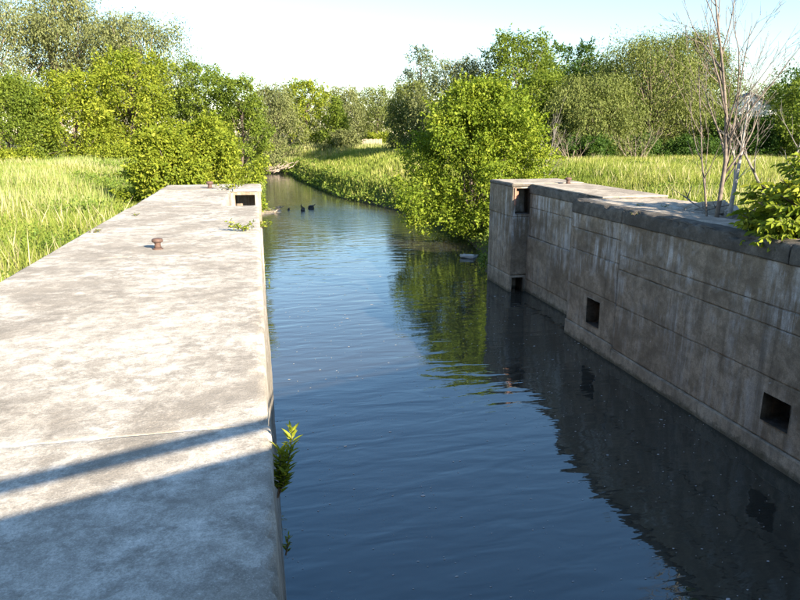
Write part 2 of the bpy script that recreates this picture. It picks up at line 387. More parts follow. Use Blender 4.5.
# ------------------------------------------------------------------ rough concrete blocks
def rough_block(lo, hi, res=0.2, rad=0.03, amp=0.012, holes=(), shear=None, seed=0.0, chip=1.6, rounded=0.0):
    """gridded box with worn edges; holes: (axis, side, (a0,a1), (b0,b1), depth) on a face; axes of a,b = remaining axes in order"""
    lo = list(lo); hi = list(hi)
    br = [set(), set(), set()]
    for (ax, side, a, b, dep) in holes:
        o = [k for k in range(3) if k != ax]
        br[o[0]] |= set(a); br[o[1]] |= set(b)
    lines = []
    for k in range(3):
        n = max(2, int(round((hi[k]-lo[k]) / res)) + 1)
        base = list(np.linspace(lo[k], hi[k], n))
        e = min(rad, (hi[k]-lo[k]) * 0.3)
        e2 = min(rad*1.8+0.01, (hi[k]-lo[k]) * 0.4)
        base += [lo[k]+e, hi[k]-e, lo[k]+e*0.4, hi[k]-e*0.4, lo[k]+e2, hi[k]-e2] + list(br[k])
        base = sorted(base); out = [base[0]]
        for q in base[1:]:
            if q - out[-1] > 0.004: out.append(q)
        out[-1] = hi[k]
        lines.append(out)
    verts = {}; V = []; Fc = []
    def vid(p):
        key = (round(p[0], 4), round(p[1], 4), round(p[2], 4))
        if key not in verts: verts[key] = len(V); V.append(p)
        return verts[key]
    for ax in range(3):
        o = [k for k in range(3) if k != ax]; A, B = lines[o[0]], lines[o[1]]
        for side in (0, 1):
            flip = (side == 0) ^ (ax == 1)
            hs = [h for h in holes if h[0] == ax and h[1] == side]
            def pt(a, b, c):
                p = [0, 0, 0]; p[ax] = c; p[o[0]] = a; p[o[1]] = b; return tuple(p)
            c0 = hi[ax] if side else lo[ax]
            def quad(ps, fl):
                ids = [vid(p) for p in ps]
                Fc.append(ids[::-1] if fl else ids)
            for i in range(len(A)-1):
                for j in range(len(B)-1):
                    ca, cb = (A[i]+A[i+1])/2, (B[j]+B[j+1])/2
                    hh = next((h for h in hs if h[2][0] < ca < h[2][1] and h[3][0] < cb < h[3][1]), None)
                    c = c0
                    if hh is not None:
                        c = c0 - hh[4] if side else c0 + hh[4]
                        for (cond, p0, p1) in ((A[i]-hh[2][0] < .009, (A[i], B[j]), (A[i], B[j+1])), (hh[2][1]-A[i+1] < .009, (A[i+1], B[j+1]), (A[i+1], B[j])),
                                               (B[j]-hh[3][0] < .009, (A[i+1], B[j]), (A[i], B[j])), (hh[3][1]-B[j+1] < .009, (A[i], B[j+1]), (A[i+1], B[j+1]))):
                            if cond: quad([pt(*p0, c0), pt(*p1, c0), pt(*p1, c), pt(*p0, c)], flip)
                    quad([pt(A[i], B[j], c), pt(A[i+1], B[j], c), pt(A[i+1], B[j+1], c), pt(A[i], B[j+1], c)], flip)
    P = []
    for p in V:
        if rounded:
            ra = abs(rounded); sg_ = 1 if rounded > 0 else -1
            ex, ez = (p[0]-(hi[0]-ra) if sg_ > 0 else (lo[0]+ra)-p[0]), p[2]-(hi[2]-ra)
        q = Vector(p); inner = Vector([min(max(p[k], lo[k]+rad), hi[k]-rad) if hi[k]-lo[k] > 2*rad else (lo[k]+hi[k])/2 for k in range(3)])
        d = q - inner
        edge = sum(1 for k in range(3) if abs(d[k]) > 1e-5)
        if edge >= 2: q = inner + d.normalized() * rad
        nv = mnoise.noise_vector(Vector(p)*1.7 + Vector((seed, 0, 0))) + 0.6*mnoise.noise_vector(Vector(p)*5.5 + Vector((seed, 9, 0)))
        a = amp*(1 + (chip if edge >= 2 else 0))
        if edge >= 1 and d.length > 0:
            dn = d.normalized(); k = nv.dot(dn)
            if edge >= 2: k = -abs(k)*1.1
            q = q + dn*k*a
        else: q = q + nv*amp*0.5
        if rounded and ex > 0 and ez > 0:
            l_ = math.hypot(ex, ez); m_ = max(ex, ez)
            q.x += sg_*(ex*m_/l_ - ex); q.z += (ez*m_/l_ - ez)
            cs_ = 0.11 if rounded > 0 else 0.16
            ch = max(0, mnoise.noise(Vector(p)*3.1 + Vector((seed, 4, 0))) + 0.5*mnoise.noise(Vector(p)*9.0) - 0.12)
            q.x -= sg_*ch*cs_; q.z -= ch*cs_
        if shear: q.x += shear*(TOP - q.z)
        P.append(q)
    return P, Fc
def block(name, parent, lo, hi, mat, **kw):
    V, Fc = rough_block(lo, hi, **kw)
    me = bpy.data.meshes.new(name); me.from_pydata([tuple(v - Vector(parent.location)) for v in V], [], [tuple(f) for f in Fc]); me.update()
    me.polygons.foreach_set('use_smooth', np.ones(len(Fc), bool))
    me.materials.append(mat)
    o = link(name, me, parent)
    return o
def core(name, parent, lo, hi, mat):
    m = MB(); p = parent.location
    m.box([lo[k]-p[k] for k in range(3)], [hi[k]-p[k] for k in range(3)])
    return m.build(name, mat, parent)
G = 0.0025
XR = 10.05

# right lock wall --------------------------------------------------
RW = thing('lock_wall', (XR, 0, 0), 'tall brown stained concrete lock wall in shade across the water, with square openings', 'wall')
core('wall_core', RW, (10.9, -14, -1.2), (13.5, 20.05, 3.72), M_SOIL)
core('wall_core', RW, (11.2, 20.05, -1.2), (13.5, 26.15, 4.2), M_RWALL)
core('wall_core', RW, (11.45, 26.15, -1.2), (13.5, 28.8, 4.2), M_RWALL)
sd = 0
for (y0, y1, zs) in ((-14, -3, (-1.2, .4, 1.75, 2.8, 3.22, 4.13)), (-3, 7.6, (-1.2, .4, 1.75, 2.8, 3.22, 4.13)),
                     (7.6, 17.0, (-1.2, .4, 1.75, 2.8, 3.22, 4.13)), (17.0, 20.1, (-1.2, .5, 1.78, 2.95, 3.64, 4.13))):
    for i in range(len(zs)-1):
        hl = []
        if y0 == 7.6 and i == 1: hl = [(0, 0, (10.25, 11.0), (0.80, 1.40), 0.7)]
        if y0 == 17.0 and i == 1: hl = [(0, 0, (17.9, 18.72), (0.75, 1.57), 0.7)]
        sd += 3.7
        out = 0.045 if i == 0 else random.uniform(-0.012, 0.012)
        block('concrete_lift', RW, (XR-out, y0+G, zs[i]+G), (XR+0.9, y1-G, zs[i+1]-G), M_RBASE if i == 0 else M_RWALL,
              res=0.17 if y1 > 7 else 0.8, rad=0.018, amp=0.017, holes=hl, seed=sd)
# gate recess and end block
for (z0, z1) in ((-1.2, .55), (.55, 2.42), (2.42, 3.62), (3.62, 4.2)):
    sd += 3.1
    block('concrete_lift', RW, (11.08-(0.05 if z1 == 2.42 else 0), 20.1+G, z0+G), (11.9, 26.1-G, z1-G), M_RWALL if z0 > 0 else M_RBASE, res=0.16, rad=0.022, amp=0.014, seed=sd)
block('coping', RW, (11.05, 20.1+G, 4.2), (13.5, 26.1+0.02, TOP), M_COPE, res=0.12, rad=0.015, amp=0.02, seed=8, rounded=-0.06)
block('end_block', RW, (10.3, 26.1, -1.2), (11.5, 28.9, .72), M_RBASE, res=0.15, rad=0.03, amp=0.014, seed=21, holes=[(1, 0, (10.42, 10.92), (-0.3, 0.62), 0.8)])
block('end_block', RW, (10.31, 26.1, .725), (11.5, 28.9, 3.22), M_RWALL, res=0.15, rad=0.03, amp=0.016, seed=24)
block('end_block', RW, (10.3, 26.1, 3.225), (11.5, 28.9, 4.46), M_RWALL, res=0.12, rad=0.03, amp=0.016, seed=27, holes=[(1, 0, (10.44, 11.14), (3.34, 4.41), 0.75)])
block('coping', RW, (10.28, 26.13, 4.462), (13.5, 28.93, TOP+0.03), M_COPE, res=0.15, rad=0.035, amp=0.014, seed=31)
block('top_slab', RW, (10.36, 26.2, TOP+0.026), (13.55, 28.86, TOP+0.06), M_RTOP, res=0.2, rad=0.015, amp=0.008, seed=33)
block('top_slab', RW, (11.12, 20.14, TOP-0.005), (13.55, 26.1, TOP+0.035), M_RTOP, res=0.2, rad=0.015, amp=0.01, seed=35)
# chamber coping, rounded and blackened outer edge with a paler tread behind it
for (y0, y1) in ((-14, -3), (-3, 4.4), (4.4, 10.8), (10.8, 17.0), (17.0, 20.1)):
    sd += 2.3
    block('coping', RW, (XR-0.03, y0+G, 4.13+G), (XR+0.42, y1-G, TOP), M_COPE, res=0.09 if y1 > 7 else .5, rad=0.015, amp=0.022, seed=sd, rounded=-0.13, chip=.8)
    block('top_slab', RW, (XR+0.425, y0+G, 4.05), (XR+1.5, y1-G, TOP-0.012), M_RTOP, res=0.16 if y1 > 7 else .5, rad=0.03, amp=0.018, seed=sd+1)
for (y0, y1, x1) in ((17.6, 20.1, 13.6), (-14, 10.4, 13.6)):
    sd += 2.3
    block('top_slab', RW, (XR+1.56, y0, 4.08), (x1, y1-G, TOP-0.05), M_RTOP, res=0.16 if y1 > 11 else .5, rad=0.05, amp=0.045, seed=sd)
block('steel_plate', RW, (10.38, 26.05, 3.72), (10.46, 26.098, 4.44), M_RUST_PALE, res=0.2, rad=0.008, amp=0.004)
block('anchor_lug', RW, (10.46, 26.2, 4.0), (10.62, 26.32, 4.28), M_RUST_PALE, res=0.2, rad=0.02, amp=0.006)

# left lock wall ---------------------------------------------------
LW = thing('lock_wall', (-1.8, 0, 0), 'broad sunlit concrete lock wall with bleached stained walkway top, on the left', 'wall')
core('wall_core', LW, (-3.5, -14, -1.2), (-0.5, 20.0, 4.2), M_FACE)
core('wall_core', LW, (-3.5, 20.0, -1.2), (-1.16, 28.75, 4.2), M_FACE)
BAT = 0.035
for (y0, y1) in ((-14, -2.2), (-2.2, 4.55), (4.55, 11.9), (11.9, 20.1)):
    sd += 2.9
    near = y0 < 4 and y1 > 4
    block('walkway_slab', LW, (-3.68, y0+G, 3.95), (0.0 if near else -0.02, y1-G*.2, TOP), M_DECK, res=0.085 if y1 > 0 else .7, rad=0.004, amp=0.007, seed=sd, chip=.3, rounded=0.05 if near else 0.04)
    for z0, z1 in ((-1.2, 0.5), (0.5, 1.75), (1.75, 2.9), (2.9, 3.94)):
        block('concrete_lift', LW, (-0.7, y0+G, z0+G), (-0.06, y1-G, z1-G), M_FACE, res=0.32 if y1 > 0 else .9, rad=0.02, amp=0.014, shear=BAT, seed=sd+z0)
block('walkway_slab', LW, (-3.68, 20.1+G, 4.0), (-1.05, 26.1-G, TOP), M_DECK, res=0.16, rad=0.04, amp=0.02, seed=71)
for z0, z1 in ((-1.2, 0.5), (0.5, 1.75), (1.75, 2.9), (2.9, 3.99)):
    block('concrete_lift', LW, (-1.7, 20.1+G, z0+G), (-1.06, 26.1-G, z1-G), M_FACE, res=0.5, rad=0.02, amp=0.014, seed=73+z0)
block('end_block', LW, (-1.1, 26.1, -1.2), (0.06, 28.9, 3.1), M_FACE, res=0.2, rad=0.03, amp=0.014, seed=81)
block('end_block', LW, (-1.1, 26.1, 3.105), (0.06, 28.9, 4.45), M_ENDB, res=0.1, rad=0.025, amp=0.018, seed=83, holes=[(1, 0, (-0.9, -0.16), (3.25, 4.34), 0.9)])
block('coping', LW, (-1.12, 26.08, 4.452), (0.09, 28.92, TOP+0.01), M_DECK, res=0.13, rad=0.03, amp=0.012, seed=85)
block('walkway_slab', LW, (-3.68, 26.1+G, 4.0), (-1.125, 28.9, TOP+0.015), M_DECK, res=0.16, rad=0.04, amp=0.016, seed=87)

# bridge the photograph was taken from: its parapet and rail throw the shadow on the left wall
BR = thing('road_bridge', (0, 0, TOP), 'concrete road bridge over the lock whose parapet and rail shadow crosses the walkway', 'bridge')
BR.rotation_euler = (0, 0, math.atan(0.37))
def bpart(name, lo, hi, mat):
    m = MB(); m.box(lo, hi); return m.build(name, mat, BR)
BY = 0.1*math.cos(math.atan(0.37))
bpart('deck', (-14, -9, 0.1), (26, BY-0.32, 0.45), M_ASPHALT)
bpart('girder', (-14, BY-0.31, -0.15), (26, BY-0.24, 0.44), M_BRIDGE)
bpart('girder', (-14, -9.1, -0.15), (26, -9.01, 0.44), M_BRIDGE)
bpart('parapet', (-14, BY-0.23, -0.2), (26, BY, 1.54), M_BRIDGE)
bpart('parapet', (-14, -9.4, -0.2), (26, -9.11, 1.5), M_BRIDGE)
m = MB(); m.tube([(-14, BY-0.05, 1.71), (26, BY-0.05, 1.71)], [0.04, 0.04], 10); m.build('rail', M_STEEL, BR)
for k in range(-5, 9):
    xx = 2.35 + k*2.6
    m = MB(); m.tube([(xx, BY-0.05, 1.541), (xx, BY-0.05, 1.68)], [0.03, 0.03], 8); m.build('rail_post', M_STEEL, BR)

# ------------------------------------------------------------------ bollards
def bollard(loc, s, label):
    t = thing('mooring_bollard', loc, label, 'bollard', 'iron bollards on the lock walls')
    m = MB(); m.lathe([(0.118*s, -0.01), (0.12*s, 0.012*s), (0.09*s, 0.03*s)], 18); m.build('base_flange', M_RUST, t, True)
    m = MB(); m.lathe([(0.085*s, 0.03*s), (0.07*s, 0.08*s), (0.068*s, 0.13*s), (0.08*s, 0.15*s)], 18); m.build('post', M_RUST, t, True)
    m = MB(); m.lathe([(0.08*s, 0.148*s), (0.12*s, 0.165*s), (0.128*s, 0.20*s), (0.115*s, 0.235*s), (0.06*s, 0.25*s), (0.01, 0.253*s)], 18); m.build('cap', M_RUST, t, True)
bollard(at_z(158, 249, TOP), 0.8, 'rusty mushroom bollard nearest the camera on the sunlit walkway')
bollard(at_z(210, 188.5, TOP), 1.1, 'rusty mushroom bollard at the far end of the sunlit walkway')
pb = at_z(568, 184.5, TOP); bollard((pb[0], pb[1], TOP+0.02), 1.1, 'small dark bollard on top of the shaded right lock wall')

# ------------------------------------------------------------------ leaves and trees
def unit(a): return a / (np.linalg.norm(a, axis=1, keepdims=True) + 1e-9)
def leaves(P, D, N, L, W, rnd, mat, name='crown', shape=4, fold=0.25):
    """one small face pair per leaf: P base, D direction, N normal, L length, W width"""
    n = len(P); D = unit(D); S = unit(np.cross(D, N)); N = np.cross(S, D)
    L = np.asarray(L).reshape(-1, 1)*np.ones((n, 1)); W = np.asarray(W).reshape(-1, 1)*np.ones((n, 1))
    if shape == 4:
        V = np.stack([P, P + D*L*0.45 + S*W*0.5 + N*W*fold, P + D*L, P + D*L*0.45 - S*W*0.5 + N*W*fold], 1).reshape(-1, 3)
        i = np.arange(n)*4
        Fq = np.stack([i, i+1, i+2, i+3], 1)
        return fastmesh(name, V, Fq, mat, rnd)
    V = np.stack([P, P + D*L*0.3 + S*W*0.5 + N*W*fold, P + D*L*0.68 + S*W*0.38 + N*W*fold*0.6, P + D*L - N*W*0.2,
                  P + D*L*0.68 - S*W*0.38 + N*W*fold*0.6, P + D*L*0.3 - S*W*0.5 + N*W*fold], 1).reshape(-1, 3)
    i = np.arange(n)*6
    Fq = np.concatenate([np.stack([i, i+1, i+2, i+3], 1), np.stack([i, i+3, i+4, i+5], 1)])
    return fastmesh(name, V, Fq, mat, np.concatenate([rnd, rnd]))
def rdir(n): return unit(rng.normal(size=(n, 3)))

def crown_profile(kind, t):
    if kind == 'spire': return max(0.06, (1-t)**0.75*1.0) if t > 0.12 else 0.7
    if kind == 'dome': return max(0.1, (1-t)**0.45) * (0.82 + 0.18*min(1, t/0.2))
    if kind == 'bush': return math.sqrt(max(0.03, 1-(max(0, t-0.25)/0.78)**2)) * (0.8 + 0.2*min(1, t/0.25))
    if kind == 'tall': return math.sqrt(max(0.03, 1-((t-0.6)/0.42)**2)) if t > 0.6 else 0.55+0.45*math.sin(math.pi*0.5*t/0.6)
    return math.sqrt(max(0.03, 1-((t-0.45)/0.57)**2)) if t > 0.45 else 0.72+0.28*math.sin(math.pi*0.5*t/0.45)

def make_tree(name, label, cat, u0, u1, vtop, Y, kind, lmat, nleaf, leaf=0.26, group=None, zb=None, t0=0.1, ncl=46, clr=0.2,
              bark=None, willow=False, multistem=1, sparse=1.0, depth=1.0, lw=0.5):
    bark = bark or M_BARK
    uc = (u0+u1)/2
    bp = at_y(uc, 134, Y); zt = at_y(uc, vtop, Y)[2]
    rad = (u1-u0)/2/F_PX*math.hypot(bp[0], Y)*(1.08 if Y > 50 else 1.0)
    if zb is None: zb = float(ground_h(bp[0], Y)) - 0.1
    H = zt - zb
    root = thing(name, (bp[0], Y, zb), label, cat, group)
    r_ = random.Random(hash((round(u0), round(Y))) & 0xffff)
    cl = []
    for k in range(ncl):
        t = t0 + (1-t0)*((k+0.5)/ncl)**0.85
        pr = crown_profile(kind, t)*rad
        a = k*2.39996 + r_.uniform(-.5, .5)
        rc = clr*(1.2 if willow else 1.05)*rad*r_.uniform(0.6, 1.5)*(0.75 if t > 0.85 else 1)
        if kind == 'spire': rc *= 0.45+0.7*(1-t)
        rr = max(0, pr*(1 + 0.16*math.sin(a*2+u0) + 0.16*math.sin(a*3+t*11+u0)) - rc*0.75)*math.sqrt(r_.uniform(0.25, 1.0))*r_.choice((1, 1, 1, 1.12))
        z = min(t*H + r_.uniform(-.05, .05)*H, H - rc*0.8)
        cl.append((rr*math.cos(a), rr*math.sin(a)*depth, z, rc))
    cl = np.array(cl)
    # trunk and limbs
    mb = MB()
    for sidx in range(multistem):
        ang = 2*math.pi*sidx/max(1, multistem) + 0.6; lean = 0 if multistem == 1 else 0.3*rad
        pts = []; tr = max(0.07, 0.022*H/(multistem**0.5))
        for k in range(7):
            q = k/6; pts.append((lean*math.cos(ang)*q*1.3 + 0.06*rad*math.sin(q*5+sidx+u0) + (0.12*math.cos(ang) if multistem > 1 else 0),
                                 lean*math.sin(ang)*q*1.3 + 0.06*rad*math.cos(q*4+u0) + (0.12*math.sin(ang) if multistem > 1 else 0), -0.15+q*H*0.8))
        mb.tube(pts, [tr*(1-0.8*k/6) for k in range(7)], 7)
        for c in cl[sidx::multistem][::1 if willow else 2]:
            q = max(0.12, min(0.75, c[2]/H - 0.18)); i = min(5, int(q*6/0.8*0.8)); b0 = Vector(pts[i])
            b1 = Vector(c[:3]); mid = b0.lerp(b1, 0.5) + Vector((0, 0, 0.06*H*r_.uniform(-.3, .6)))
            br = tr*0.38*(1-q*0.5)
            mb.tube([b0, mid, b1], [br, br*0.6, br*0.2], 5)
    mb.build('trunk', bark, root, True)
    w = cl[:, 3]**2; w = w/w.sum()
    n = int(nleaf*sparse*(1.0 if Y > 90 else 1.35 if willow else 1.2))
    ci = rng.choice(len(cl), n, p=w)
    c = cl[ci]
    clhue = rng.normal(0, 0.13, len(cl))
    d = rdir(n); d[:, 2] = np.where(d[:, 2] < -0.3, -d[:, 2]*0.6, d[:, 2])
    # sub-clumps give each clump a broken outline
    sub = rdir(len(cl)*9).reshape(len(cl), 9, 3); si = rng.integers(0, 9, n)
    pick = rng.random(n) < 0.72
    rr = c[:, 3:4]*(0.45+0.6*rng.random((n, 1))**0.6)
    P = c[:, :3] + d*rr*np.array([1.1, 1.1, 0.82])
    Ps = c[:, :3] + sub[ci, si]*c[:, 3:4]*0.85*np.array([1.1, 1.1, 0.8]) + rng.normal(size=(n, 3))*c[:, 3:4]*0.22
    P = np.where(pick[:, None], Ps, P)
    nsh = ncl*3; sc_ = rng.choice(len(cl), nsh, p=w); ax_ = cl[sc_, :3]*np.array([1, 1, 0])
    sdir = unit(unit(ax_)*0.8 + rng.normal(size=(nsh, 3))*0.55 + np.array([0, 0, -0.1 if willow else 0.75]))
    sh = rng.random(n) < 0.16; hi_ = rng.integers(0, nsh, n); tt = 0.5 + 1.25*rng.random((n, 1))**1.2
    Psh = cl[sc_, :3][hi_] + sdir[hi_]*cl[sc_, 3:4][hi_]*tt + rng.normal(size=(n, 3))*cl[sc_, 3:4][hi_]*0.17*(1.75-tt)
    P = np.where(sh[:, None], Psh, P)
    out = unit(P - c[:, :3])
    rnd = np.clip(0.5 + clhue[ci] + rng.normal(0, 0.2, n), 0, 1)
    if willow:
        drop = rng.random((n, 1))*c[:, 3:4]*1.1
        P = P - drop*np.array([0, 0, 1.0]) + out*np.array([.12, .12, 0])*drop
        D = out*0.45 + rng.normal(size=(n, 3))*0.35 + np.array([0, 0, -0.75])
        N = rdir(n) + out*0.8 + np.array([0, 0, 0.3])
        Ll = leaf*0.85*(0.7+0.7*rng.random(n)); Wd = Ll*0.36
    else:
        D = out*0.7 + rng.normal(size=(n, 3))*0.6 + np.array([0, 0, -0.25])
        N = out*0.8 + rng.normal(size=(n, 3))*0.6 + np.array([0, 0, 0.35])
        Ll = leaf*0.86*np.clip(rng.lognormal(-.05, .34, n), .45, 1.7); Wd = Ll*lw
    lowz = P[:, 2] < 0.05
    P[lowz, 2] = 0.05 + 0.3*rng.random(lowz.sum())
    link('crown', leaves(P, D, N, Ll, Wd, rnd, lmat, shape=4), root)
    return root

T = make_tree
GL, GR = 'trees beyond the left meadow', 'trees beyond the right meadow'
# left side, tall grey willows behind bright green trees
T('willow_tree', 'tall grey-green willow at the left edge of the picture, above the round green tree', 'tree', -75, 58, -28, 98, 'tall', L_WIL, 26000, .40, GL, willow=True, bark=M_BARK_PALE, ncl=44, t0=.46)
T('willow_tree', 'tall grey-green willow with pale forked trunks showing, second from the left edge', 'tree', 28, 118, -20, 101, 'tall', L_WIL, 24000, .40, GL, willow=True, bark=M_BARK_PALE, ncl=40, t0=.48, multistem=2)
T('willow_tree', 'tall willow whose drooping crown slopes down to the open sky on the left', 'tree', 92, 190, 8, 98, 'tall', L_WIL, 24000, .40, GL, willow=True, bark=M_BARK_PALE, ncl=42, t0=.36)
T('broadleaf_tree', 'round dense green tree at the left edge behind the reeds', 'tree', -34, 54, 78, 72, 'bush', L_MID, 22000, .26, GL, t0=.04, ncl=60)
T('broadleaf_tree', 'yellow-green tree right of the round dense one, below the forked willow', 'tree', 36, 112, 72, 76, 'bush', L_YEL, 20000, .28, GL, t0=.04, ncl=54)
T('broadleaf_tree', 'tallest yellow-green tree behind the left meadow, with airy leaf clusters', 'tree', 92, 172, 50, 80, 'broad', L_YEL, 21000, .30, GL, t0=.04, ncl=54)
T('broadleaf_tree', 'mid green tree with grey branches showing, behind the bush at the wall end', 'tree', 160, 238, 63, 84, 'broad', L_MID, 19000, .30, GL, t0=.04, ncl=50)
T('broadleaf_tree', 'upright green tree directly above the far end of the left wall', 'tree', 212, 270, 76, 79, 'broad', L_MID, 16000, .28, GL, t0=.03, ncl=48)
T('low_shrub', 'low bright shrub in front of the round green tree at the left edge', 'shrub', -22, 34, 149, 68, 'bush', L_YEL, 6000, .22, GL, t0=.1, ncl=26)
T('low_shrub', 'low yellowish shrub on the reed edge below the tallest yellow-green tree', 'shrub', 96, 140, 146, 70, 'bush', L_YEL, 5000, .22, GL, t0=.1, ncl=24)
# centre, beyond the river bend
T('willow_tree', 'soft grey willow beyond the river bend, left of the bright narrow tree', 'tree', 243, 304, 80, 124, 'bush', L_WIL, 17000, .42, None, willow=True, t0=.03, ncl=46)
T('narrow_tree', 'bright green pointed tree beyond the river bend', 'tree', 285, 332, 80, 136, 'broad', L_YEL, 12000, .42, None, t0=.05, ncl=44)
T('narrow_tree', 'small dark green conical tree at the far edge of the middle meadow', 'tree', 320, 354, 95, 128, 'spire', L_MID, 11000, .38, None, t0=.04, ncl=54, clr=.3)
T('willow_tree', 'far grey-olive tree behind the conical tree', 'tree', 312, 372, 83, 158, 'broad', L_WIL, 13000, .5, None, willow=True, t0=.04)
T('willow_tree', 'far grey-olive tree above the pale fence', 'tree', 350, 404, 83, 160, 'broad', L_OLIVE, 13000, .5, None, willow=True, t0=.04)
T('low_shrub', 'grey-green low shrub at the foot of the conical tree', 'shrub', 328, 360, 131, 122, 'bush', L_WIL, 5000, .36, None, t0=.1, ncl=24)
T('low_shrub', 'bright little shrub behind the pale fence', 'shrub', 362, 392, 133, 150, 'bush', L_YEL, 4500, .40, None, t0=.1, ncl=24)
T('willow_tree', 'olive willow at the middle meadow, just left of the big bright riverside tree', 'tree', 382, 440, 78, 100, 'broad', L_OLIVE, 17000, .40, None, willow=True, t0=.03, ncl=48)
T('slender_tree', 'thin sparse blue-green tree standing above the olive willows', 'tree', 400, 440, 46, 112, 'tall', L_BLUE, 3600, .40, None, t0=.45, ncl=26, clr=.26)
T('willow_tree', 'grey willow rising directly behind the big bright riverside tree', 'tree', 424, 506, 54, 86, 'broad', L_WIL, 22000, .36, GR, willow=True, t0=.05, ncl=52)
T('broadleaf_tree', 'tallest domed green tree on the skyline right of centre', 'tree', 470, 560, 34, 80, 'tall', L_MID, 24000, .30, GR, t0=.1, ncl=60)
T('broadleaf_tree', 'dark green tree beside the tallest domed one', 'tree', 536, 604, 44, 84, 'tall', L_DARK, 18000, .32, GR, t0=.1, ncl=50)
T('willow_tree', 'olive willow reaching to the right meadow, left of the large drooping willow', 'tree', 548, 638, 70, 64, 'broad', L_OLIVE, 30000, .28, GR, willow=True, t0=.04, ncl=54, bark=M_BARK_PALE)
T('willow_tree', 'large olive willow with drooping crown behind the right meadow', 'tree', 584, 706, 28, 73, 'broad', L_OLIVE, 40000, .31, GR, willow=True, t0=.05, ncl=66, bark=M_BARK_PALE)
T('willow_tree', 'olive willow directly behind the bare tree', 'tree', 662, 724, 26, 78, 'tall', L_OLIVE, 26000, .32, GR, willow=True, t0=.05, ncl=54)
T('broadleaf_tree', 'dark green tree below the white house gable', 'tree', 712, 782, 117, 66, 'bush', L_DARK, 22000, .28, GR, t0=.05, ncl=44)
T('broadleaf_tree', 'green tree at the right edge above the leafy foreground bush', 'tree', 778, 856, 76, 62, 'broad', L_MID, 18000, .28, GR, t0=.05, ncl=52)
T('broadleaf_tree', 'green tree behind the white house gable', 'tree', 730, 800, 84, 125, 'broad', L_MID, 13000, .42, GR, t0=.05)
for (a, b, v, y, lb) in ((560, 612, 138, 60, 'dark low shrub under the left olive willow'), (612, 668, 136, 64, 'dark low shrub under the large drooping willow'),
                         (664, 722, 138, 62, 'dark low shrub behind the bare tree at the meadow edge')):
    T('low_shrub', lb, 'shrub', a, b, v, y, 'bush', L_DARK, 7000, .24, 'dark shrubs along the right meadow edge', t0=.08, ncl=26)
T('willow_tree', 'olive willow filling the skyline gap right of the dark green tree', 'tree', 556, 632, 58, 98, 'broad', L_OLIVE, 15000, .38, GR, willow=True, t0=.1, ncl=44)
T('broadleaf_tree', 'shadowy green tree behind the dead grey branches', 'tree', 500, 572, 72, 70, 'broad', L_MID, 16000, .29, GR, t0=.05, ncl=46)
T('willow_tree', 'low grey willow filling the gap between the bend and the conical tree', 'tree', 262, 320, 96, 150, 'bush', L_WIL, 11000, .40, None, willow=True, t0=.03, ncl=36)
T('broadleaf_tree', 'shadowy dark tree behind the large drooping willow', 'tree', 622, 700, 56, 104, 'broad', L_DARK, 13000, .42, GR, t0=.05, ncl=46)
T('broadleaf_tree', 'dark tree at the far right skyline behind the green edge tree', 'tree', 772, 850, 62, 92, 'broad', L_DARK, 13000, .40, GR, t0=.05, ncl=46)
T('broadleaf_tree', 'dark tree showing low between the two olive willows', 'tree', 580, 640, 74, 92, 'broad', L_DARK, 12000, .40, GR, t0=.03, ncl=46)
# near
T('riverside_tree', 'big bright yellow-green tree overhanging the water beyond the right wall', 'tree', 392, 570, 82, 41, 'dome', L_BRIGHT, 82000, .175, None, zb=0.5, t0=.03, ncl=130, clr=.145, multistem=4, lw=.6)
T('wall_end_bush', 'bright yellow-green bush crowding the far left end of the sunlit walkway', 'bush', 116, 206, 131, 34.5, 'dome', L_YEL, 30000, .15, None, zb=3.0, t0=.05, ncl=70, clr=.18, multistem=3, lw=.6)
T('wall_end_bush', 'bright green bush directly behind the far end of the sunlit walkway', 'bush', 160, 256, 120, 37, 'dome', L_YEL, 30000, .155, None, zb=2.4, t0=.05, ncl=66, clr=.18, multistem=3, lw=.6)

# distant wood closing the horizon: one mass
def wood():
    n = 30000
    x = rng.uniform(-260, 330, n); y = 235 + rng.normal(0, 7, n) + np.abs(x)*0.05
    top = 15.5 + 2.2*np.sin(x*0.09)+1.6*np.sin(x*0.23+1)+1.0*np.sin(x*0.61)
    z = 2.5 + top*rng.random(n)**0.7
    P = np.stack([x, y - 3*np.cos(z/top*1.5) + 2*np.sin(x*0.5+z*0.7), z], 1)
    me = leaves(P, rdir(n), rdir(n)+np.array([0, -.6, .5]), 1.5*(0.6+rng.random(n)), 0.8, np.clip(.5+.2*np.sin(x*0.13)+rng.normal(0, .2, n), 0, 1), L_OLIVE, 'far_wood')
    tag(link('far_wood', me), 'far olive wood closing the horizon behind the trees', 'wood', kind='stuff')
wood()

